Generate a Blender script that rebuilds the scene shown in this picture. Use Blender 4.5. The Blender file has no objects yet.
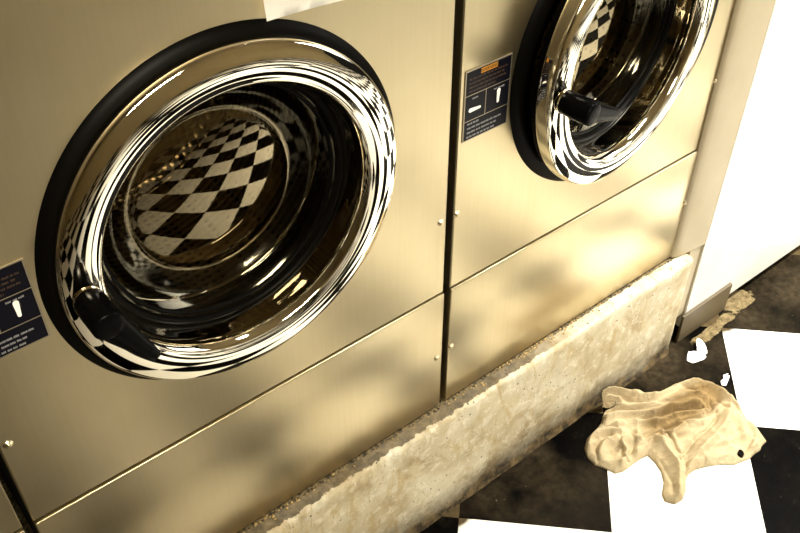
import bpy, bmesh, math, random
from mathutils import Vector, Matrix, noise
random.seed(7)
S = bpy.context.scene
C = S.collection
R = math.radians

# ------------------------------------------------------------------ camera
YAW, PITCH, FPX = R(38.68), R(41.364), 908.264
CAM = Vector((0, 0, 1.585))
fw = Vector((math.sin(YAW)*math.cos(PITCH), math.cos(YAW)*math.cos(PITCH), -math.sin(PITCH)))
rt = Vector((math.cos(YAW), -math.sin(YAW), 0)); up = rt.cross(fw)
cam = bpy.data.objects.new('camera', bpy.data.cameras.new('camera')); C.objects.link(cam)
cam.matrix_world = Matrix(((rt.x, up.x, -fw.x, CAM.x), (rt.y, up.y, -fw.y, CAM.y), (rt.z, up.z, -fw.z, CAM.z), (0, 0, 0, 1)))
cam.data.sensor_width = 36; cam.data.lens = FPX/800*36; cam.data.clip_start = 0.02
S.camera = cam

# ------------------------------------------------------------------ world, lights, exposure
S.view_settings.view_transform = 'Standard'; S.view_settings.look = 'None'
S.view_settings.gamma = 1; S.view_settings.use_curve_mapping = False
S.view_settings.exposure = -0.66
w = bpy.data.worlds.new('world'); S.world = w; w.use_nodes = True
w.node_tree.nodes['Background'].inputs[0].default_value = (1.0, .93, .80, 1)
w.node_tree.nodes['Background'].inputs[1].default_value = 0.02

def area(name, loc, target, sx, sy, power, col=(1, .97, .90), spread=180):
    l = bpy.data.lights.new(name, 'AREA'); l.shape = 'RECTANGLE'; l.size = sx; l.size_y = sy
    l.energy = power; l.color = col; l.spread = R(spread)
    o = bpy.data.objects.new(name, l); C.objects.link(o); o.location = loc
    o.rotation_euler = (Vector(target)-Vector(loc)).to_track_quat('-Z', 'Y').to_euler()
    return o
area('ceiling_tube_light', (2.05, .12, 2.55), (2.05, .12, 0), 1.2, .22, 102, spread=82)
area('ceiling_tube_light', (3.8, -.6, 2.55), (3.8, -.6, 0), 1.3, .22, 50, spread=110)
area('added_fill_light', (.2, -2.2, 2.55), (.35, .8, 1.2), 1.3, .6, 20, col=(1, .90, .70), spread=36)  # unseen fill, added to brighten the paper sheet, washer fronts and chrome
area('shop_window_daylight', (4.3, -.9, 1.55), (1.9, .4, .1), 1.7, 1.7, 26, spread=66)

# ------------------------------------------------------------------ helpers
def link(o, parent=None):
    C.objects.link(o)
    if parent: o.parent = parent
    return o
def obj(name, bm, mat, parent=None, smooth=False, label=None, angle=None):
    bmesh.ops.recalc_face_normals(bm, faces=bm.faces)
    me = bpy.data.meshes.new(name)
    if smooth:
        for f in bm.faces: f.smooth = True
        if angle:
            for e in bm.edges:
                if len(e.link_faces) == 2 and e.calc_face_angle(0) > R(angle): e.smooth = False
    bm.to_mesh(me); bm.free()
    if isinstance(mat, (list, tuple)):
        for m in mat: me.materials.append(m)
    else: me.materials.append(mat)
    o = bpy.data.objects.new(name, me); link(o, parent)
    if label: o['label'] = label
    return o
def struct(o): o['kind'] = 'structure'; return o
def tag(o, label, cat, group=None, kind=None):
    o['label'] = label; o['category'] = cat
    if group: o['group'] = group
    if kind: o['kind'] = kind
    return o
def empty(name, loc, label, cat, group=None):
    o = bpy.data.objects.new(name, None); C.objects.link(o); o.location = loc; o.empty_display_size = .05
    return tag(o, label, cat, group)
def add_box(bm, lo, hi, bevel=0, seg=2):
    r = bmesh.ops.create_cube(bm, size=1)
    vs = r['verts']
    for v in vs: v.co = Vector([lo[i]+(v.co[i]+.5)*(hi[i]-lo[i]) for i in range(3)])
    if bevel:
        es = list({e for v in vs for e in v.link_edges})
        bmesh.ops.bevel(bm, geom=es, offset=bevel, segments=seg, affect='EDGES', profile=.5)
def box(lo, hi, bevel=0, seg=2):
    bm = bmesh.new(); add_box(bm, lo, hi, bevel, seg); return bm
def crom(pts, n=5):
    P = [Vector(p) for p in pts]; out = []
    for i in range(len(P)-1):
        a = P[max(i-1, 0)]; b = P[i]; c = P[i+1]; d = P[min(i+2, len(P)-1)]
        for k in range(n):
            t = k/n
            out.append(.5*((2*b)+(c-a)*t+(2*a-5*b+4*c-d)*t*t+(3*b-a-3*c+d)*t**3))
    out.append(P[-1]); return out
def add_revolve(bm, prof, seg=160, M=None, closed=False):
    """profile of (r, y) turned about the local Y axis"""
    M = M or Matrix.Identity(4); rings = []
    for p in prof:
        if p[0] < 1e-5: rings.append([bm.verts.new(M @ Vector((0, p[1], 0)))]); continue
        rings.append([bm.verts.new(M @ Vector((p[0]*math.cos(2*math.pi*i/seg), p[1], p[0]*math.sin(2*math.pi*i/seg)))) for i in range(seg)])
    pairs = list(zip(rings, rings[1:]))
    if closed: pairs.append((rings[-1], rings[0]))
    for a, b in pairs:
        for i in range(seg):
            j = (i+1) % seg
            if len(a) == 1: bm.faces.new((a[0], b[i], b[j]))
            elif len(b) == 1: bm.faces.new((a[i], b[0], a[j]))
            else: bm.faces.new((a[i], b[i], b[j], a[j]))
def revolve(prof, **k):
    bm = bmesh.new(); add_revolve(bm, prof, **k); return bm
def text_mesh(name, s, size, mat, parent, loc):
    cu = bpy.data.curves.new(name, 'FONT'); cu.body = s; cu.size = size; cu.align_x = 'CENTER'; cu.align_y = 'CENTER'; cu.extrude = .00005
    t = bpy.data.objects.new('tmp', cu); C.objects.link(t)
    dg = bpy.context.evaluated_depsgraph_get()
    me = bpy.data.meshes.new_from_object(t.evaluated_get(dg)); bpy.data.objects.remove(t)
    me.transform(Matrix.Rotation(R(90), 4, 'X')); me.materials.clear(); me.materials.append(mat)
    o = bpy.data.objects.new(name, me); link(o, parent); o.location = loc; return o

# ------------------------------------------------------------------ materials
def new_mat(name):
    m = bpy.data.materials.new(name); m.use_nodes = True
    return m, m.node_tree, m.node_tree.nodes, m.node_tree.links, m.node_tree.nodes['Principled BSDF']
def ramp(nt, fac, stops):
    n = nt.nodes.new('ShaderNodeValToRGB'); e = n.color_ramp.elements
    while len(e) < len(stops): e.new(.5)
    for i, (p, c) in enumerate(stops):
        e[i].position = p; e[i].color = (*c, 1) if len(c) == 3 else c
    nt.links.new(fac, n.inputs[0]); return n.outputs[0]
def nz(nt, scale, detail=5, rough=.6, vec=None, dist=0):
    n = nt.nodes.new('ShaderNodeTexNoise'); n.inputs['Scale'].default_value = scale
    n.inputs['Detail'].default_value = detail; n.inputs['Roughness'].default_value = rough; n.inputs['Distortion'].default_value = dist
    if vec: nt.links.new(vec, n.inputs['Vector'])
    return n.outputs[0]
def coords(nt, scale=None, rot=None, loc=None):
    g = nt.nodes.new('ShaderNodeNewGeometry'); out = g.outputs['Position']
    if scale or rot or loc:
        m = nt.nodes.new('ShaderNodeMapping'); nt.links.new(out, m.inputs[0])
        if scale: m.inputs['Scale'].default_value = scale
        if rot: m.inputs['Rotation'].default_value = rot
        if loc: m.inputs['Location'].default_value = loc
        out = m.outputs[0]
    return out
def mth(nt, op, a, b=None, clamp=False):
    n = nt.nodes.new('ShaderNodeMath'); n.operation = op; n.use_clamp = clamp
    for i, x in enumerate((a, b)):
        if x is None: continue
        if isinstance(x, (int, float)): n.inputs[i].default_value = x
        else: nt.links.new(x, n.inputs[i])
    return n.outputs[0]
def mixc(nt, fac, a, b, typ='MIX'):
    n = nt.nodes.new('ShaderNodeMix'); n.data_type = 'RGBA'; n.blend_type = typ
    for s, x in ((0, fac), (6, a), (7, b)):
        if isinstance(x, (int, float)): n.inputs[s].default_value = x
        elif isinstance(x, tuple): n.inputs[s].default_value = (*x, 1)
        else: nt.links.new(x, n.inputs[s])
    return n.outputs[2]
def bump(nt, h, strength, dist, bsdf):
    b = nt.nodes.new('ShaderNodeBump'); b.inputs['Strength'].default_value = strength; b.inputs['Distance'].default_value = dist
    nt.links.new(h, b.inputs['Height']); nt.links.new(b.outputs[0], bsdf.inputs['Normal'])
def plain(name, col, rough=.5, metal=0, spec=.5, bumps=None):
    m, nt, N, L, B = new_mat(name)
    c = nz(nt, 14, 4, .6, coords(nt))
    L.new(mixc(nt, c, tuple(x*.88 for x in col), tuple(min(1, x*1.08) for x in col)), B.inputs['Base Color'])
    B.inputs['Roughness'].default_value = rough; B.inputs['Metallic'].default_value = metal
    B.inputs['Specular IOR Level'].default_value = spec
    if bumps: bump(nt, nz(nt, bumps[0], 4, .6, coords(nt)), bumps[1], bumps[2], B)
    return m

def steel_mat():
    m, nt, N, L, B = new_mat('brushed_stainless')
    big = nz(nt, 3.0, 4, .55, coords(nt))
    strk = nz(nt, 1, 6, .7, coords(nt, scale=(160, 20, 5)))
    c = mixc(nt, big, (.36, .28, .14), (.66, .575, .385))
    c = mixc(nt, mth(nt, 'MULTIPLY', strk, .22), c, (.88, .80, .60))
    L.new(c, B.inputs['Base Color']); B.inputs['Metallic'].default_value = 1
    r = mth(nt, 'ADD', mth(nt, 'MULTIPLY', big, .05), .283); L.new(r, B.inputs['Roughness'])
    bump(nt, nz(nt, 4, 0, .5, coords(nt)), .22, .004, B)
    return m
STEEL = steel_mat()
def chrome_mat():
    m, nt, N, L, B = new_mat('polished_chrome')
    B.inputs['Base Color'].default_value = (.93, .88, .75, 1); B.inputs['Metallic'].default_value = 1
    sm = nz(nt, 30, 6, .7, coords(nt))
    L.new(ramp(nt, sm, [(.45, (.02,)*3), (.8, (.10,)*3)]), B.inputs['Roughness'])
    return m
CHROME = chrome_mat()
BLACKR = plain('black_rubber', (.0016, .0014, .001), .4, spec=.04)
BLACKP = plain('black_plastic', (.002, .002, .002), .25, spec=.03)
DARKP = plain('painted_side_steel', (.10, .085, .055), .5)
ENAMEL = plain('white_enamel', (.74, .71, .64), .22)
FILLER = plain('beige_filler_shade', (.40, .335, .215), .4, bumps=(60, .1, .002))  # beige puts the filler strip's shaded look into its colour
VINYL = plain('dark_vinyl_base', (.10, .075, .04), .4)
PAPER = plain('white_paper', (.92, .91, .88), .7)
SCREW = plain('screw_steel', (.70, .60, .40), .28, 1)
WALLP = plain('back_wall_paint', (.52, .41, .22), .7)
CEIL = plain('ceiling_paint', (.36, .28, .16), .8)
PLATE = plain('dark_blue_black_label', (.003, .003, .006), .3, spec=.1)
PLRIM = plain('plate_rim_metal', (.36, .31, .22), .35, .8)
WHITEI = plain('white_ink', (.85, .83, .78), .5)
GREYI = plain('grey_ink', (.25, .25, .26), .5)
BROWNI = plain('dull_brown_ink', (.045, .022, .008), .5)
ORANGEI = plain('orange_ink', (.42, .18, .015), .5)

def drum_mat():
    m, nt, N, L, B = new_mat('perforated_drum_steel')
    v = N.new('ShaderNodeTexVoronoi'); v.inputs['Scale'].default_value = 75; v.inputs['Randomness'].default_value = .12
    L.new(coords(nt), v.inputs['Vector'])
    hole = ramp(nt, v.outputs['Distance'], [(.24, (0, 0, 0)), (.32, (1, 1, 1))])
    L.new(mixc(nt, hole, (.002, .0015, .001), (.085, .066, .036)), B.inputs['Base Color'])
    B.inputs['Metallic'].default_value = 1; B.inputs['Roughness'].default_value = .28
    bump(nt, v.outputs['Distance'], .8, .004, B)
    return m
DRUM = drum_mat()
def glass_mat(name, k, cap, rough, tint, gcol):
    m, nt, N, L, B = new_mat(name); N.remove(B)
    out = N['Material Output']; t = N.new('ShaderNodeBsdfTransparent'); t.inputs[0].default_value = (*tint, 1)
    g = N.new('ShaderNodeBsdfGlossy'); g.inputs['Roughness'].default_value = rough; g.inputs[0].default_value = (*gcol, 1)
    f = N.new('ShaderNodeFresnel'); f.inputs[0].default_value = 1.5
    mx = N.new('ShaderNodeMixShader'); L.new(mth(nt, 'MINIMUM', mth(nt, 'MULTIPLY', f.outputs[0], k, True), cap), mx.inputs[0])
    L.new(t.outputs[0], mx.inputs[1]); L.new(g.outputs[0], mx.inputs[2]); L.new(mx.outputs[0], out.inputs[0])
    return m
GLASS = glass_mat('door_glass', 4.0, .15, .012, (.62, .58, .50), (.95, .80, .52))
GLASSC = glass_mat('moulded_glass_collar', 1.0, .05, .08, (.45, .42, .36), (.95, .86, .64))

TS = .3035; U0, V0 = 1.6495, -.6107
def floor_mat():
    m, nt, N, L, B = new_mat('diagonal_checker_vinyl_tiles')
    p = coords(nt); s = N.new('ShaderNodeSeparateXYZ'); L.new(p, s.inputs[0]); x, y = s.outputs[0], s.outputs[1]
    k = 1/math.sqrt(2)
    u = mth(nt, 'DIVIDE', mth(nt, 'SUBTRACT', mth(nt, 'MULTIPLY', mth(nt, 'ADD', x, y), k), U0), TS)
    v = mth(nt, 'DIVIDE', mth(nt, 'SUBTRACT', mth(nt, 'MULTIPLY', mth(nt, 'SUBTRACT', y, x), k), V0), TS)
    par = mth(nt, 'ABSOLUTE', mth(nt, 'MODULO', mth(nt, 'ADD', mth(nt, 'FLOOR', u), mth(nt, 'FLOOR', v)), 2))
    par = mth(nt, 'GREATER_THAN', par, .5)
    n1 = nz(nt, 16, 7, .65, p); n2 = nz(nt, 3.5, 5, .6, p); n3 = nz(nt, 60, 5, .7, p)
    dark = ramp(nt, n1, [(.42, (.0003, .0002, .0001)), (.60, (.0015, .0011, .0006)), (.78, (.018, .013, .007))])
    # scuffed, dusty zone along the kerb and the wall base
    near = mth(nt, 'MULTIPLY', mth(nt, 'SUBTRACT', y, .44), 3.2, True)
    sc = mth(nt, 'MULTIPLY', near, ramp(nt, n2, [(.44, (0, 0, 0)), (.72, (1, 1, 1))]))
    dark = mixc(nt, mth(nt, 'MULTIPLY', sc, ramp(nt, n3, [(.3, (.25,)*3), (.7, (1,)*3)])), dark, (.075, .055, .030))
    fleck = ramp(nt, nz(nt, 130, 2, .5, p), [(.74, (0, 0, 0)), (.78, (1, 1, 1))])
    dark = mixc(nt, mth(nt, 'MULTIPLY', fleck, .35), dark, (.45, .38, .25))
    white = mixc(nt, n2, (.84, .80, .69), (.90, .87, .78))
    rim = ramp(nt, mth(nt, 'ADD', y, mth(nt, 'MULTIPLY', mth(nt, 'SUBTRACT', n1, .5), .06)), [(.712, (0, 0, 0)), (.725, (1,)*3)])
    white = mixc(nt, rim, white, mixc(nt, n3, (.02, .014, .007), (.12, .085, .04)))
    c = mixc(nt, par, white, dark)
    # bare adhesive patch where tile is worn off by the wall base
    def blob(cx, cy, rx, ry, wob=.35):
        dx = mth(nt, 'DIVIDE', mth(nt, 'SUBTRACT', x, cx), rx); dy = mth(nt, 'DIVIDE', mth(nt, 'SUBTRACT', y, cy), ry)
        d = mth(nt, 'SQRT', mth(nt, 'ADD', mth(nt, 'MULTIPLY', dx, dx), mth(nt, 'MULTIPLY', dy, dy)))
        d = mth(nt, 'ADD', d, mth(nt, 'MULTIPLY', mth(nt, 'SUBTRACT', n1, .5), wob*4))
        return ramp(nt, d, [(.92, (1, 1, 1)), (.99, (0, 0, 0))])
    glue = mixc(nt, ramp(nt, n3, [(.35, (0, 0, 0)), (.65, (1, 1, 1))]), (.07, .05, .022), (.23, .175, .09))
    b = mth(nt, 'MAXIMUM', blob(1.712, .768, .050, .032), blob(1.59, .745, .10, .014, .8))
    b = mth(nt, 'MAXIMUM', b, blob(.66, .700, .020, .016))
    c = mixc(nt, b, c, glue)
    # black joint where the tiles meet the kerb
    L.new(c, B.inputs['Base Color']); B.inputs['Specular IOR Level'].default_value = .03
    L.new(mth(nt, 'ADD', mth(nt, 'MULTIPLY', par, .16), .22), B.inputs['Roughness'])
    bump(nt, mth(nt, 'ADD', n3, n1), .12, .002, B)
    return m
FLOOR = floor_mat()

def concrete_mat():
    m, nt, N, L, B = new_mat('painted_rough_concrete')
    p = coords(nt); s = N.new('ShaderNodeSeparateXYZ'); L.new(p, s.inputs[0]); x, y, z = s.outputs
    n1 = nz(nt, 8, 9, .66, p, .5); n2 = nz(nt, 45, 9, .72, p, .3); n3 = nz(nt, 170, 4, .65, p)
    pq = coords(nt, scale=(1.6, 1, .7), rot=(0, R(12), 0)); n4 = nz(nt, 9, 9, .74, pq, 1.6)
    c = ramp(nt, n1, [(.33, (.33, .245, .12)), (.46, (.49, .415, .26)), (.60, (.57, .51, .36))])
    c = mixc(nt, mth(nt, 'MULTIPLY', ramp(nt, n2, [(.54, (0, 0, 0)), (.58, (1, 1, 1))]), .30), c, (.84, .79, .64))
    c = mixc(nt, mth(nt, 'MULTIPLY', ramp(nt, n2, [(.34, (1, 1, 1)), (.40, (0, 0, 0))]), .50), c, (.36, .25, .10))
    c = mixc(nt, mth(nt, 'MULTIPLY', ramp(nt, n4, [(.55, (0, 0, 0)), (.61, (1, 1, 1))]), .55), c, (.40, .28, .11))
    c = mixc(nt, mth(nt, 'MULTIPLY', ramp(nt, n4, [(.36, (1, 1, 1)), (.40, (0, 0, 0))]), .35), c, (.86, .82, .68))
    v = N.new('ShaderNodeTexVoronoi'); v.inputs['Scale'].default_value = 60; L.new(p, v.inputs['Vector'])
    pits = mth(nt, 'MULTIPLY', ramp(nt, v.outputs['Distance'], [(.10, (1, 1, 1)), (.16, (0, 0, 0))]), ramp(nt, n1, [(.50, (0, 0, 0)), (.56, (1, 1, 1))]))
    c = mixc(nt, pits, c, (.10, .065, .025))
    # grime line along the foot of the kerb
    zn = mth(nt, 'ADD', z, mth(nt, 'MULTIPLY', mth(nt, 'SUBTRACT', n1, .55), .09))
    c = mixc(nt, ramp(nt, zn, [(.012, (1, 1, 1)), (.036, (.6,)*3), (.085, (0, 0, 0))]), c, mixc(nt, ramp(nt, n2, [(.42, (0, 0, 0)), (.6, (1, 1, 1))]), (.022, .014, .004), (.16, .105, .04)))
    # dirt packed on the top ledge, worn through for a stretch under the first washer
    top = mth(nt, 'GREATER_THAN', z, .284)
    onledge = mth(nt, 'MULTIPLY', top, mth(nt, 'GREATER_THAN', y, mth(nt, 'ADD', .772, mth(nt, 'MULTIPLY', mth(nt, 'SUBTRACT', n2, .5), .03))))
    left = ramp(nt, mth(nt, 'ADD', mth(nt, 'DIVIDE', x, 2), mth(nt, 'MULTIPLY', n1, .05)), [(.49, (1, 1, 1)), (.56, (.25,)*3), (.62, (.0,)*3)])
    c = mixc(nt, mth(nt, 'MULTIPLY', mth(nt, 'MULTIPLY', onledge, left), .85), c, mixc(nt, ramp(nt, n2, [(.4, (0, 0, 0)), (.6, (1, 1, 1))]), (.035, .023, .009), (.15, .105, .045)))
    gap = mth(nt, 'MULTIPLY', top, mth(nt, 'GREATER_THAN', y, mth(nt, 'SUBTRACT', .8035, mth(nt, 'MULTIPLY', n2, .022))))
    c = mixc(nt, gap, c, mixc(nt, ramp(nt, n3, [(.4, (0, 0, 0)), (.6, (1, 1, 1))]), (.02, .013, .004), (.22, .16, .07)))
    L.new(c, B.inputs['Base Color']); B.inputs['Roughness'].default_value = .75
    h = mth(nt, 'SUBTRACT', mth(nt, 'ADD', mth(nt, 'MULTIPLY', n2, .7), mth(nt, 'MULTIPLY', n3, .25)), pits); bump(nt, h, .38, .003, B)
    return m
CONC = concrete_mat()
def rag_mat():
    m, nt, N, L, B = new_mat('soiled_cotton_cloth')
    p = coords(nt)
    n1 = nz(nt, 9, 5, .6, p); n2 = nz(nt, 260, 2, .5, p)
    s = N.new('ShaderNodeSeparateXYZ'); L.new(p, s.inputs[0]); x, y, z = s.outputs
    dx = mth(nt, 'DIVIDE', mth(nt, 'SUBTRACT', x, 1.31), .15); dy = mth(nt, 'DIVIDE', mth(nt, 'SUBTRACT', y, .62), .055)
    d = mth(nt, 'ADD', mth(nt, 'SQRT', mth(nt, 'ADD', mth(nt, 'MULTIPLY', dx, dx), mth(nt, 'MULTIPLY', dy, dy))), mth(nt, 'MULTIPLY', mth(nt, 'SUBTRACT', n1, .5), 1.6))
    st = ramp(nt, d, [(.45, (1, 1, 1)), (1.25, (0, 0, 0))])
    c = mixc(nt, n1, (.32, .24, .125), (.52, .43, .265))
    c = mixc(nt, mth(nt, 'MULTIPLY', st, .85), c, (.20, .125, .045))
    L.new(c, B.inputs['Base Color']); B.inputs['Roughness'].default_value = .95; B.inputs['Specular IOR Level'].default_value = .1
    wr = nz(nt, 26, 6, .6, coords(nt, scale=(1, 2.6, 1), rot=(0, 0, R(-20))), 2.2)
    wr = mth(nt, 'ABSOLUTE', mth(nt, 'SUBTRACT', wr, .5))
    bump(nt, mth(nt, 'ADD', mth(nt, 'MULTIPLY', wr, 4.0), mth(nt, 'MULTIPLY', n2, .25)), .6, .0028, B)
    return m
RAG = rag_mat()
CRUMB = plain('rusty_mortar_crumbs', (.42, .29, .11), .9, bumps=(90, .6, .004))

# ------------------------------------------------------------------ setting
def slab(name, lo, hi, mat, bevel=0): return struct(obj(name, box(lo, hi, bevel), mat))
slab('floor', (-3.2, -2.6, -.05), (4.6, 1.7, 0), FLOOR)
slab('ceiling', (-3.2, -2.6, 2.7), (4.6, 1.7, 2.75), CEIL)
slab('wall_back', (-3.2, -2.65, 0), (4.6, -2.6, 2.7), WALLP)
slab('wall_left', (-3.25, -2.6, 0), (-3.2, 1.7, 2.7), WALLP)
slab('wall_far', (-3.2, 1.7, 0), (4.6, 1.75, 2.7), WALLP)
WF = .777
slab('wall_right', (1.484, WF, .036), (4.6, 1.69, 2.69), ENAMEL, .003)
slab('baseboard_right', (1.470, WF-.0075, .001), (1.658, WF-.0005, .088), VINYL, .0015)
# filler strip closing the gap between the last washer and the white wall
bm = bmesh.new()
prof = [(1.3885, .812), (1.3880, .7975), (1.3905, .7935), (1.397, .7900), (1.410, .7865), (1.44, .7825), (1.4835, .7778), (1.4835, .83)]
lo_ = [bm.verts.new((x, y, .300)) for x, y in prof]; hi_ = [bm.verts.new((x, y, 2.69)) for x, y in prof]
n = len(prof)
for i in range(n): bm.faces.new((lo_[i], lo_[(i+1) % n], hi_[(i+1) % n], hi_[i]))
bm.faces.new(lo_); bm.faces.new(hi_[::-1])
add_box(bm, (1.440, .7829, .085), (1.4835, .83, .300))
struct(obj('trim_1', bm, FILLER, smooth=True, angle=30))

# ------------------------------------------------------------------ concrete kerb
def kerb():
    bm = bmesh.new()
    x0, x1, yf, yb, zt = -.9, 1.4335, .763, 1.45, .2958
    # section walked from the foot up the face and back over the top
    sec = [(yf+.000, 0.0)]
    for i in range(1, 30): sec.append((yf, zt*i/30-.000))
    sec += [(yf+.0008, zt-.0045), (yf+.003, zt-.0012), (yf+.0065, zt)]
    for i in range(1, 12): sec.append((yf+.0065+.005*i, zt))
    sec += [(yf+.2, zt), (yb, zt)]
    nx = 470; rows = []
    for i in range(nx+1):
        x = x0+(x1-x0)*i/nx; row = []
        for (y, z) in sec:
            q = Vector((x, y, z))
            edge = math.exp(-((z-zt)/.02)**2-((y-yf)/.018)**2)
            rough = max(0, min(1, (.95-x)/.25))*.90+.10
            ch = noise.fractal(q*17, .7, 2.0, 5)
            chip = max(0, ch-.02)*edge*.012*rough
            face = noise.fractal(q*11+Vector((3, 1, 2)), .8, 2.0, 6)
            dy = chip*.9+face*.0022*(1 if y < yf+.01 else 0); dz = -chip*.8
            if y > yf+.006 and y < yf+.06 and z > zt-.001: dz += (noise.fractal(q*40, .8, 2, 4)-.3)*.0012*rough
            if z < .02: dy -= (.02-z)*.25
            if z <= 0.001: dz = 0
            e = max(0, x-(x1-.012))/.012
            row.append(bm.verts.new((x-(0 if e < 1 else 0), y+dy+.006*e*e*(1 if y < yf+.02 else 0), z+dz-.003*e*e*(1 if z > zt-.01 else 0))))
        rows.append(row)
    for a, b in zip(rows, rows[1:]):
        for j in range(len(sec)-1): bm.faces.new((a[j], b[j], b[j+1], a[j+1]))
    for row in (rows[0], rows[-1]):
        v = bm.verts.new((row[0].co.x, yb, 0)); bm.faces.new(row+[v])
    k = obj('concrete_kerb', bm, CONC, smooth=True, angle=50)
    tag(k, 'rough cream painted concrete kerb the washers stand on', 'kerb')
kerb()

# ------------------------------------------------------------------ washing machines
Y0 = .80; MW = .687; ZB = .3005; ZS = .577; ZT = 1.36; DC = (MW/2+.0005, .905)
def front_panel_mesh(x0, x1, z0, z1, cx, cz, r, y, th=.018, seg=96):
    bm = bmesh.new(); inn, out = [], []
    for i in range(seg):
        a = 2*math.pi*(i+.5)/seg; c, s = math.cos(a), math.sin(a)
        inn.append(Vector((cx+r*c, y, cz+r*s)))
        t = min(((x1-cx)/c) if c > 0 else ((x0-cx)/c), ((z1-cz)/s) if s > 0 else ((z0-cz)/s))
        out.append(Vector((cx+t*c, y, cz+t*s)))
    corners = [Vector((X, y, Z)) for X in (x0, x1) for Z in (z0, z1)]
    for k in corners:                     # snap the nearest rim points onto the true corners
        i = min(range(seg), key=lambda i: (out[i]-k).length); out[i] = k
    iv = [bm.verts.new(p) for p in inn]; ov = [bm.verts.new(p) for p in out]
    e = .0018
    def inset(p): return Vector((min(max(p.x, x0+e), x1-e), y, min(max(p.z, z0+e), z1-e)))
    mv = [bm.verts.new(inset(p)) for p in out]
    for v in ov: v.co.y += e
    bv = [bm.verts.new(v.co+Vector((0, th, 0))) for v in ov]; biv = [bm.verts.new(p+Vector((0, th, 0))) for p in inn]
    for A, B_ in ((iv, mv), (mv, ov), (ov, bv), (biv, iv)):
        for i in range(seg):
            j = (i+1) % seg; bm.faces.new((A[i], A[j], B_[j], B_[i]))
    return bm
RINGP = [(.222, .0255), (.2272, .0250), (.2295, .022), (.2300, .012), (.2299, .0045), (.2292, .0014), (.2272, -.0006)]
_y = -.0006; _r = .2272
for _k in range(1, 13):               # gently domed face of the ring, tilting from outward to inward
    _n = .2272-_k*.0037; _t = 25-47*(_k-.5)/12
    _y -= (_r-_n)*math.tan(R(_t)); _r = _n; RINGP.append((_r, _y))
RINGP += [(.1795, _y+.0042), (.1770, _y+.0095), (.1760, _y+.0160), (.1758, _y+.0230), (.1756, .0270), (.1748, .040), (.1742, .047)]
def make_door(parent, c, th, lever, lab):
    d = obj('door', revolve([tuple(p) for p in crom([(a, b, 0) for a, b in RINGP], 5)], seg=256), CHROME, parent, smooth=True, label=lab)
    d.location = c; d.rotation_euler = (0, 0, th)
    # back face of the door in black
    obj('door_back', revolve([(.2215, .026), (.2275, .0262), (.226, .034), (.205, .040), (.180, .0475), (.1745, .0475)], seg=128), BLACKR, d, smooth=True, angle=35)
    g = [(.1745, .0465), (.1715, .0445), (.168, .0445), (.1655, .049), (.164, .052), (.160, .050), (.157, .054)]
    obj('gasket', revolve([tuple(p) for p in crom([(a, b, 0) for a, b in g], 4)], seg=128), BLACKR, d, smooth=True)
    gc = [(.1645, .050), (.158, .053), (.150, .060), (.1435, .068), (.1405, .0705), (.137, .0715), (.126, .0790), (.1165, .0838)]
    gl = [(.1165, .0838), (.1150, .0842), (.1105, .0842), (.108, .0832)]
    dome = []; RC = .55; base = .0832; RD = .108
    for k in range(1, 15):
        r = RD*(1-k/14); dome.append((r, base-(math.sqrt(RC*RC-r*r)-math.sqrt(RC*RC-RD**2))))
    pr = [tuple(p)[:2] for p in crom([(a, b, 0) for a, b in gl], 4)]+dome
    obj('door_glass', revolve(pr, seg=160), GLASS, d, smooth=True)
    obj('glass_collar', revolve([tuple(p)[:2] for p in crom([(a, b, 0) for a, b in gc], 4)], seg=160), GLASSC, d, smooth=True)
    # latch handle: stub, silver collar, barrel and tapered lever
    ax = Vector((-.2045, 0, 0))
    M = Matrix.Translation(ax)
    hb = bmesh.new()
    add_revolve(hb, [(0, .012), (.0165, .010), (.0175, .004), (.0165, -.004), (.0150, -.0055), (0, -.0055)], seg=40, M=M)
    obj('handle_stub', hb, BLACKP, d, smooth=True, angle=40)
    hb = bmesh.new(); add_revolve(hb, [(.012, -.0052), (.0172, -.0053), (.0176, -.0068), (.0172, -.0083), (.012, -.0084)], seg=40, M=M, closed=True)
    obj('handle_collar', hb, CHROME, d, smooth=True, angle=40, label='bright metal collar of the latch handle')
    hb = bmesh.new()
    add_revolve(hb, [(0, -.008), (.0168, -.0082), (.0182, -.0100), (.0185, -.030), (.0182, -.0560), (.0165, -.0585), (.0120, -.0595), (0, -.0600)], seg=48, M=M)
    # tapered lever
    dx = Vector((math.cos(lever), 0, math.sin(lever))); nx_ = Vector((-dx.z, 0, dx.x)); secs = []
    for t, hw, ya, yb in ((-.002, .0178, -.030, -.0585), (.018, .0172, -.030, -.0580), (.045, .0135, -.036, -.0570), (.075, .0098, -.0425, -.0560), (.088, .0078, -.0455, -.0550), (.092, .0050, -.0475, -.0535)):
        ring = []
        for k in range(16):
            a = 2*math.pi*k/16; cx_, cy_ = math.cos(a), math.sin(a)
            sx = math.copysign(abs(cx_)**.6, cx_); sy = math.copysign(abs(cy_)**.6, cy_)
            ring.append(hb.verts.new(ax+dx*t+nx_*hw*sx+Vector((0, (ya+yb)/2+(ya-yb)/2*sy, 0))))
        secs.append(ring)
    for a, b in zip(secs, secs[1:]):
        for k in range(16): hb.faces.new((a[k], a[(k+1) % 16], b[(k+1) % 16], b[k]))
    hb.faces.new(secs[0]); hb.faces.new(secs[-1][::-1])
    obj('handle', hb, BLACKP, d, smooth=True, angle=45)
    return d
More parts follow.
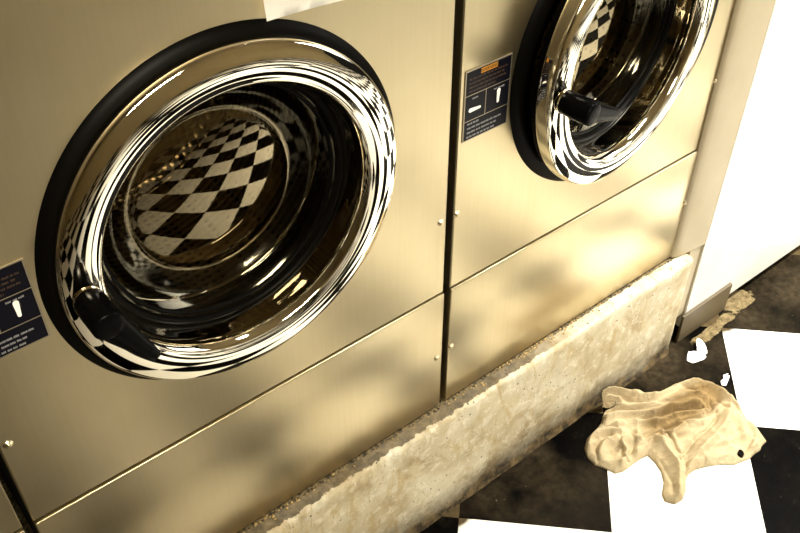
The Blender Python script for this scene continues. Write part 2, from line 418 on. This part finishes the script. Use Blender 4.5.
def make_plate(parent, x0, z0):
    W, H = .0880, .1145; y = Y0-.0004
    bm = bmesh.new()
    add_box(bm, (x0, y-.0012, z0), (x0+W, y, z0+H), .0004, 1)
    p = obj('info_plate', bm, PLRIM, parent, label='small dark instruction plate with two white lever symbols')
    def rect(bm, a, b, c, d, yy): add_box(bm, (x0+a, yy-.0001, z0+b), (x0+c, yy+.0002, z0+d))
    yy = y-.0013
    bm = bmesh.new()
    for a, b, c, d in ((.0022, .0022, W-.0022, .0328), (.0022, .0342, .0405, .0740), (.0418, .0342, W-.0022, .0740), (.0022, .0754, W-.0022, H-.0022)):
        rect(bm, a, b, c, d, yy)
    obj('plate_field', bm, PLATE, p)
    yy = y-.0015
    def lever(cx, cz, ang):
        pts = []
        for k in range(9): a = R(90+180*k/8); pts.append((-.009+.0034*math.cos(a), .0034*math.sin(a)))
        for k in range(9): a = R(-90+180*k/8); pts.append((.0088+.0021*math.cos(a), .0021*math.sin(a)))
        vs = [bm.verts.new((x0+cx+px*math.cos(ang)-pz*math.sin(ang), yy, z0+cz+px*math.sin(ang)+pz*math.cos(ang))) for px, pz in pts]
        f = bm.faces.new(vs); r = bmesh.ops.extrude_face_region(bm, geom=[f])
        for v in r['geom']:
            if isinstance(v, bmesh.types.BMVert): v.co.y += .0002
    bm = bmesh.new(); lever(.0215, .0500, R(-2)); obj('lever_symbol', bm, WHITEI, p)
    bm = bmesh.new(); lever(.0655, .0545, R(-92)); obj('lever_symbol', bm, WHITEI, p)
    rnd = random.Random(3)
    def words(bm, x, z, w, h):
        e = x+w
        while x < e:
            l = rnd.uniform(.0035, .0085); l = min(l, e-x)
            # letter-like strokes
            q = x
            while q < x+l-.0007: rect(bm, q, z, q+.0008, z+h*rnd.uniform(.75, 1), yy); q += .00125
            x += l+.0012
    bm = bmesh.new()
    for i, wd in enumerate((.022, .066, .058, .054)): words(bm, .008, .0268-.0072*i, wd, .0030)
    obj('plate_lettering', bm, GREYI, p)
    for cx_, wd in ((.0150, .011), (.0560, .020)):
        bm = bmesh.new(); words(bm, cx_, .0672, wd, .0026); obj('caption', bm, GREYI, p)
    bm = bmesh.new()
    for i, wd in enumerate((.072, .066, .070, .050)): words(bm, .008, .0985-.0064*i, wd, .0028)
    obj('plate_fine_print', bm, BROWNI, p)
    bm = bmesh.new(); rect(bm, .0285, .1032, .0600, .1110, yy); obj('warning_box', bm, ORANGEI, p)
    text_mesh('warning_text', 'WARNING', .0068, PLATE, p, (x0+.0443, yy-.0003, z0+.1071))
def screw_bm(x, z, y):
    bm = bmesh.new(); M = Matrix.Translation((x, y, z))
    add_revolve(bm, [(0, -.0036), (.0022, -.0034), (.0040, -.0022), (.0048, -.0004), (.0062, -.0002), (.0064, .0004), (0, .0005)], seg=24, M=M)
    return bm
def machine(x0, label, door=None, lever=0, screws=(), plate=True):
    m = empty('washing_machine', (x0, Y0, ZB), label, 'washing machine', 'row of stainless steel washing machines')
    T = Matrix.Translation((-x0, -Y0, -ZB))
    before = set(bpy.data.objects)
    x1 = x0+MW; cx, cz = x0+DC[0], DC[1]
    # cabinet shell, open at the front
    bm = bmesh.new()
    add_box(bm, (x0+.004, Y0+.019, ZB+.002), (x0+.008, 1.42, ZT)); add_box(bm, (x1-.008, Y0+.019, ZB+.002), (x1-.004, 1.42, ZT))
    add_box(bm, (x0+.008, Y0+.019, ZT-.004), (x1-.008, 1.42, ZT)); add_box(bm, (x0+.008, 1.416, ZB+.002), (x1-.008, 1.42, ZT-.004))
    add_box(bm, (x0+.008, Y0+.019, ZB+.002), (x1-.008, 1.42, ZB+.006))
    obj('cabinet', bm, DARKP, m)
    obj('front_panel', front_panel_mesh(x0, x1, ZS+.0012, ZT, cx, cz, .205, Y0), STEEL, m)
    obj('lower_panel', box((x0, Y0-.0030, ZB), (x1, Y0+.018, ZS-.0012), .0020, 3), STEEL, m, smooth=True, angle=30)
    obj('base_skid', box((x0+.02, Y0+.035, .2962), (x1-.02, 1.40, ZB+.0015)), DARKP, m)
    # sloped control panel on top
    bm = bmesh.new()
    pr = [(Y0+.004, ZT+.001), (Y0+.10, ZT+.17), (Y0+.30, ZT+.17), (Y0+.30, ZT+.001)]
    a = [bm.verts.new((x0+.002, y, z)) for y, z in pr]; b = [bm.verts.new((x1-.002, y, z)) for y, z in pr]
    for i in range(4): bm.faces.new((a[i], a[(i+1) % 4], b[(i+1) % 4], b[i]))
    bm.faces.new(a); bm.faces.new(b)
    obj('control_panel', bm, DARKP, m)
    # black seal ring standing proud of the panel
    sp = [(.206, .018), (.206, -.004), (.214, -.009), (.226, -.0085), (.236, -.006), (.2425, -.002), (.2445, .000), (.2445, .001)]
    obj('seal_ring', revolve(sp, seg=160, M=Matrix.Translation((cx, Y0, cz))), BLACKR, m, smooth=True, angle=40)
    # port, drum wall and perforated back
    pp = [(.206, .016), (.200, .030), (.186, .040), (.182, .060), (.186, .075), (.205, .078), (.235, .080)]
    obj('rubber_port', revolve([(r, y) for r, y in pp], seg=128, M=Matrix.Translation((cx, Y0, cz))), BLACKR, m, smooth=True)
    tp = [(.176+.004*math.cos(R(a)), .083+.004*math.sin(R(a))) for a in range(0, 360, 36)]
    obj('drum_lip', revolve(tp, seg=128, M=Matrix.Translation((cx, Y0, cz)), closed=True), CHROME, m, smooth=True)
    obj('drum', revolve([(.180, .084), (.215, .092), (.238, .105), (.240, .42), (.225, .435), (.06, .435), (.05, .42), (0, .41)], seg=128, M=Matrix.Translation((cx, Y0, cz))), DRUM, m, smooth=True, angle=40)
    for sx, sz in screws: obj('screw', screw_bm(sx, sz, Y0-.0002 if sz > ZS else Y0-.0032), SCREW, m, smooth=True)
    if plate: make_plate(m, x0+.0077, .8565)
    if door:
        make_door(m, *door, lever, None)
    for o in set(bpy.data.objects)-before:
        if o.parent == m:
            if o.name.startswith('door') and o.type == 'MESH' and o.location.length > 0: o.location = o.location+Vector((-x0, -Y0, -ZB))
            else: o.data.transform(T)
    # nested plate and door children: plate pieces were built in world space
        elif o.parent and o.parent.name.startswith('info_plate'):
            if o.location.length > 0: o.location = o.location+Vector((-x0, -Y0, -ZB))
            else: o.data.transform(T)
    return m
XA, XB = .0440, .7455
machine(XA, 'large stainless front-load washer in the left half of the photo, its whole round door showing',
        ((XA+DC[0], .777, .905), 0.0), R(-62), [(.0545, .728), (.7195, .7275), (.7195, .431)])
machine(XB, 'stainless front-load washer on the right by the white wall, its chrome door slightly ajar',
        ((1.0910, .7665, .905), R(7.0)), R(-25), [(.7520, .7285), (.7515, .4385), (1.3905, .7305), (1.3890, .448)])
machine(XA-.0140-MW, 'sliver of another stainless washer at the bottom left corner, beyond the dark gap', None, 0, [], False)

# ------------------------------------------------------------------ paper sheet taped above the left door
def sheet():
    bm = bmesh.new(); nx, nzv = 20, 16; g = []
    # lower-left corner, direction along the lower edge, direction up the left edge
    P0 = Vector((.4520, Y0-.012, 1.1405)); ex = Vector((.215, 0, -.020)); ez = Vector((-.012, 0, .22))
    for i in range(nx+1):
        row = []
        for j in range(nzv+1):
            s, t = i/nx, j/nzv
            p = P0+ex*s+ez*t
            p.y += .010*t - .010*math.sin(math.pi*s)*(1-t) + .004*(1-s)*(1-t)
            p.z += .010*math.sin(math.pi*s)*(1-t)
            row.append(bm.verts.new(p))
        g.append(row)
    for i in range(nx):
        for j in range(nzv): bm.faces.new((g[i][j], g[i+1][j], g[i+1][j+1], g[i][j+1]))
    r = bmesh.ops.solidify(bm, geom=bm.faces[:], thickness=.0004)
    tag(obj('paper_notice', bm, PAPER, smooth=True, angle=60), 'white paper sheet taped to the washer above its round door', 'paper')
sheet()

# ------------------------------------------------------------------ helpers from the photo's floor to world
def on_floor(px, py, z=0.0):
    d = fw+rt*((px-400)/FPX)-up*((py-266.5)/FPX); t = (z-CAM.z)/d.z
    return CAM+d*t

# ------------------------------------------------------------------ rag
def rag():
    def zc(x, y, z=.012): p = on_floor(560+x/2.504, 320+y/2.504, z); return Vector((p.x, p.y))
    out = [(107,170),(125,168),(150,172),(200,175),(240,180),(262,168),(290,155),(330,148),(370,158),(410,178),(440,205),(470,240),(500,270),(520,297),(508,308),(505,318),(490,328),(478,340),
           (466,345),(440,355),(400,355),(370,360),(340,368),(324,380),(318,395),(318,420),(310,443),(290,454),(265,447),(257,430),(262,400),(255,372),(240,350),(222,332),(205,340),(190,350),(160,372),(140,377),
           (120,367),(90,357),(70,337),(62,315),(68,292),(92,268),(104,252),(108,235),(115,220),(138,216),(146,210),(138,203),(125,211),(108,207)]
    poly = [zc(*p) for p in out]
    ridges = [([(110,180),(175,185),(240,198),(285,180),(330,163),(375,170),(415,192),(445,222)], 1.0, 8),
              ([(112,200),(130,198),(146,196)], .7, 6),
              ([(140,222),(200,222),(250,215),(300,195),(345,190),(375,205)], .9, 7),
              ([(112,250),(170,243),(230,240),(290,222),(345,215)], .9, 7),
              ([(95,285),(140,270),(190,262),(250,262),(300,248),(350,238)], .8, 7),
              ([(72,315),(85,290),(115,282),(150,285)], .9, 8),
              ([(100,340),(112,312),(135,303)], .9, 7),
              ([(150,360),(165,335),(150,315),(175,300),(200,300)], .9, 6),
              ([(195,335),(205,315),(235,300),(262,300)], .8, 7),
              ([(200,290),(240,283),(275,290),(305,275)], .8, 6),
              ([(240,300),(262,325),(285,355),(297,385),(290,440)], 1.1, 9),
              ([(275,300),(300,330),(318,362)], .7, 6),
              ([(322,372),(350,335),(385,300),(410,262),(428,225)], 1.0, 9),
              ([(365,345),(400,310),(432,290)], .5, 8),
              ([(300,270),(340,262),(370,245),(400,225)], .7, 6),
              ([(440,232),(455,270),(462,300)], .45, 8),
              ([(478,262),(490,290),(480,318)], .45, 7),
              ([(300,215),(330,205),(362,222),(350,232)], .6, 5)]
    rr = [([zc(*p) for p in crom([(a, b, 0) for a, b in pts], 4)] if 0 else [zc(p[0], p[1]) for p in crom([(a, b, 0) for a, b in pts], 4)], a, s*.00185) for pts, a, s in ridges]
    valleys = [([(125,188),(175,200),(230,212),(280,212),(335,192)], 1.0), ([(165,262),(240,247),(310,230),(372,222)], 1.1), ([(205,290),(290,270),(350,250),(388,238)], 1.1),
               ([(250,186),(300,176),(348,184),(378,210),(374,234),(350,244)], .9), ([(300,348),(330,312),(368,272),(388,244)], 1.2), ([(319,385),(313,352),(288,318),(258,288)], 1.3),
               ([(126,334),(150,324),(150,344),(168,352)], 1.0), ([(98,350),(94,318),(122,292)], .9), ([(168,342),(186,316),(180,292)], 1.0), ([(200,322),(226,304),(252,294)], .9),
               ([(405,302),(442,280)], .5), ([(462,332),(484,296)], .6), ([(152,284),(108,268)], .8), ([(250,352),(272,396),(276,436)], .5), ([(400,205),(425,240),(432,262)], .5),
               ([(120,232),(170,232),(235,228),(300,205)], .7), ([(290,300),(325,290),(350,268)], .8), ([(270,262),(320,248),(362,236)], .7)]
    vv = [([zc(p[0], p[1]) for p in crom([(a, b, 0) for a, b in pts], 4)], w) for pts, w in valleys]
    def seg_d(p, a, b):
        ab = b-a; t = max(0, min(1, (p-a).dot(ab)/max(ab.dot(ab), 1e-12))); return (p-a-ab*t).length
    def inside(p):
        c = False; n = len(poly)
        for i in range(n):
            a, b = poly[i], poly[i-1]
            if (a.y > p.y) != (b.y > p.y) and p.x < (b.x-a.x)*(p.y-a.y)/(b.y-a.y)+a.x: c = not c
        return c
    def edge_d(p): return min(seg_d(p, poly[i], poly[i-1]) for i in range(len(poly)))
    st = .0019
    xs = [p.x for p in poly]; ys = [p.y for p in poly]
    x0, y0 = min(xs)-st, min(ys)-st; nx = int((max(xs)-x0)/st)+2; ny = int((max(ys)-y0)/st)+2
    hole = zc(453, 334)
    MID = zc(290, 235)
    DA = (zc(420, 190)-zc(90, 290)).normalized()
    V = {}; bm = bmesh.new(); ins = {}
    for i in range(nx):
        for j in range(ny):
            p = Vector((x0+i*st, y0+j*st)); ins[i, j] = inside(p)
    def height(p, de):
        q = Vector((p.x, p.y, 0))
        wq = q+Vector((noise.noise(q*14), noise.noise(q*14+Vector((5, 5, 5))), 0))*.008
        wp = Vector((wq.x, wq.y))
        h = .006+.008*(1-math.exp(-de/.05)); m = 0
        for line, a, s in rr:
            d = min(seg_d(wp, line[k], line[k+1]) for k in range(len(line)-1))
            m = max(m, a*math.exp(-(d/(s*.75))**1.35)) if d < 4*s else m
        h += .019*m
        g = 0
        for line, a in vv:
            d = min(seg_d(wp, line[k], line[k+1]) for k in range(len(line)-1))
            if d < .03: g = max(g, a*math.exp(-d/.0048))
        h -= .0125*g
        la = wp.dot(DA); lb = wp.x*-DA.y+wp.y*DA.x; cr = 1-abs(noise.noise(wq*17+Vector((2, 8, 1))))*2.6
        mid = math.exp(-((p-MID).length/.11)**2)
        rn = 1-abs(noise.noise(Vector((la*8, lb*42, 0))))*2.4; rn2 = 1-abs(noise.noise(Vector((la*20+5, lb*75, 3))))*2.4
        h += (.002+.006*mid)*max(-.4, rn)+(.001+.003*mid)*rn2+.004*max(0, cr)**2+.0006*noise.noise(q*120)
        h = max(h, .003)
        return h*math.sqrt(min(1, de/.010))
    cell = [(i, j) for i in range(nx-1) for j in range(ny-1) if sum(ins[i+a, j+b] for a in (0, 1) for b in (0, 1)) >= 2]
    need = {(i+a, j+b) for i, j in cell for a in (0, 1) for b in (0, 1)}
    for (i, j) in need:
        p = Vector((x0+i*st, y0+j*st)); de = edge_d(p)
        if not ins[i, j]:                      # pull stray corners back onto the outline
            best = None
            for k in range(len(poly)):
                a, b = poly[k], poly[k-1]; ab = b-a; t = max(0, min(1, (p-a).dot(ab)/ab.dot(ab))); c = a+ab*t
                if best is None or (c-p).length < (best-p).length: best = c
            p = best; de = 0
        P = Vector((p.x, p.y, .0015+height(p, de)))
        if P.y > .722:                       # the top corner is propped up against the kerb
            k = (.722+.020*(1-math.exp(-(P.y-.722)/.020)))/P.y; P = CAM+(P-CAM)*k
        V[i, j] = bm.verts.new(P)
    eye = []
    for i, j in cell:
        f = bm.faces.new((V[i, j], V[i+1, j], V[i+1, j+1], V[i, j+1]))
        c = f.calc_center_median(); dd = Vector((c.x, c.y))-hole
        if math.hypot(dd.x/.0085, dd.y/.006) < 1: eye.append(f)
    # the worn hole: pressed down, its inside dark
    hv = {v for f in eye for v in f.verts}
    for v in hv: v.co.z = .003
    bd = [e for e in bm.edges if len(e.link_faces) == 1]
    r = bmesh.ops.extrude_edge_only(bm, edges=bd)
    for v in r['geom']:
        if isinstance(v, bmesh.types.BMVert): v.co.z = max(.0006, v.co.z-.006)
    bmesh.ops.smooth_vert(bm, verts=[v for v in bm.verts if v not in hv], factor=.25, use_axis_x=True, use_axis_y=True, use_axis_z=True)
    o = obj('rag', bm, [RAG, BLACKR], smooth=True)
    tag(o, 'crumpled tan cotton rag with a brown stain lying on the tiled floor', 'rag')
    e = bmesh.new()
    vs = [e.verts.new((hole.x+.0085*math.cos(2*math.pi*k/20)*math.cos(.9)-.0055*math.sin(2*math.pi*k/20)*math.sin(.9), hole.y+.0085*math.cos(2*math.pi*k/20)*math.sin(.9)+.0055*math.sin(2*math.pi*k/20)*math.cos(.9), .0145)) for k in range(20)]
    f = e.faces.new(vs); rx = bmesh.ops.extrude_face_region(e, geom=[f])
    for v in rx['geom']:
        if isinstance(v, bmesh.types.BMVert): v.co.z -= .008
    obj('eyelet', e, BLACKR, o, label='small black oval eyelet')
rag()

# ------------------------------------------------------------------ scraps of paper on the floor
def scrap(outline, label, zs, name='paper_scrap'):
    bm = bmesh.new(); P = [on_floor(x, y, z) for (x, y), z in zip(outline, zs)]
    c = sum(P, Vector())/len(P); c.z += .004
    cv = bm.verts.new(c); vs = [bm.verts.new(p) for p in P]
    for i in range(len(vs)): bm.faces.new((cv, vs[i], vs[(i+1) % len(vs)]))
    bmesh.ops.subdivide_edges(bm, edges=bm.edges[:], cuts=3, use_grid_fill=True)
    for v in bm.verts:
        v.co.z += .0022*noise.noise(v.co*140)+.0012; v.co.x += .001*noise.noise(v.co*120+Vector((9, 0, 0)))
        v.co.z = max(v.co.z, .0012)
    bmesh.ops.solidify(bm, geom=bm.faces[:], thickness=.0006)
    tag(obj(name, bm, PAPER), label, 'paper scrap', 'paper scraps on the floor')
q = lambda L: [(680+x/8.883, 330+y/8.883) for x, y in L]
scrap(q([(150,75),(190,95),(220,130),(240,185),(238,212),(222,222),(232,240),(215,262),(165,280),(110,300),(62,275),(62,232),(75,198),(130,190),(152,190),(145,130)]),
      'larger torn white paper scrap on the floor near the kerb end',
      [.012, .012, .010, .008, .006, .006, .002, .001, .001, .001, .001, .004, .006, .008, .010, .012])
scrap(q([(385,400),(425,392),(410,412),(440,408),(425,455),(405,500),(370,492),(362,455),(385,440)]),
      'smaller curled white paper scrap on the floor beside the white tile edge', [.008, .008, .005, .006, .003, .001, .001, .004, .005])

# ------------------------------------------------------------------ rusty crumbs along the washer's lower edge
def crumbs():
    bm = bmesh.new(); rnd = random.Random(5)
    for k in range(150):
        x = rnd.choice((rnd.gauss(.98, .13), rnd.gauss(.98, .1), rnd.gauss(.36, .07), rnd.uniform(.3, 1.3)))
        if not .2 < x < 1.36: continue
        y = .797-abs(rnd.gauss(0, .006)); s = rnd.uniform(.0010, .0028)
        r = bmesh.ops.create_icosphere(bm, subdivisions=1, radius=s)
        o = Vector((x, y, .2950+s*.5)); sq = Vector((rnd.uniform(.7, 1.5), rnd.uniform(.7, 1.2), rnd.uniform(.5, .9)))
        for v in r['verts']: v.co = Vector((v.co.x*sq.x, v.co.y*sq.y, v.co.z*sq.z))*(1+.35*noise.noise(v.co*400+o*50))+o
    tag(obj('mortar_crumbs', bm, CRUMB), 'rusty crumbs of mortar and dirt along the lower edge of the right washer', 'debris', kind='stuff')
crumbs()
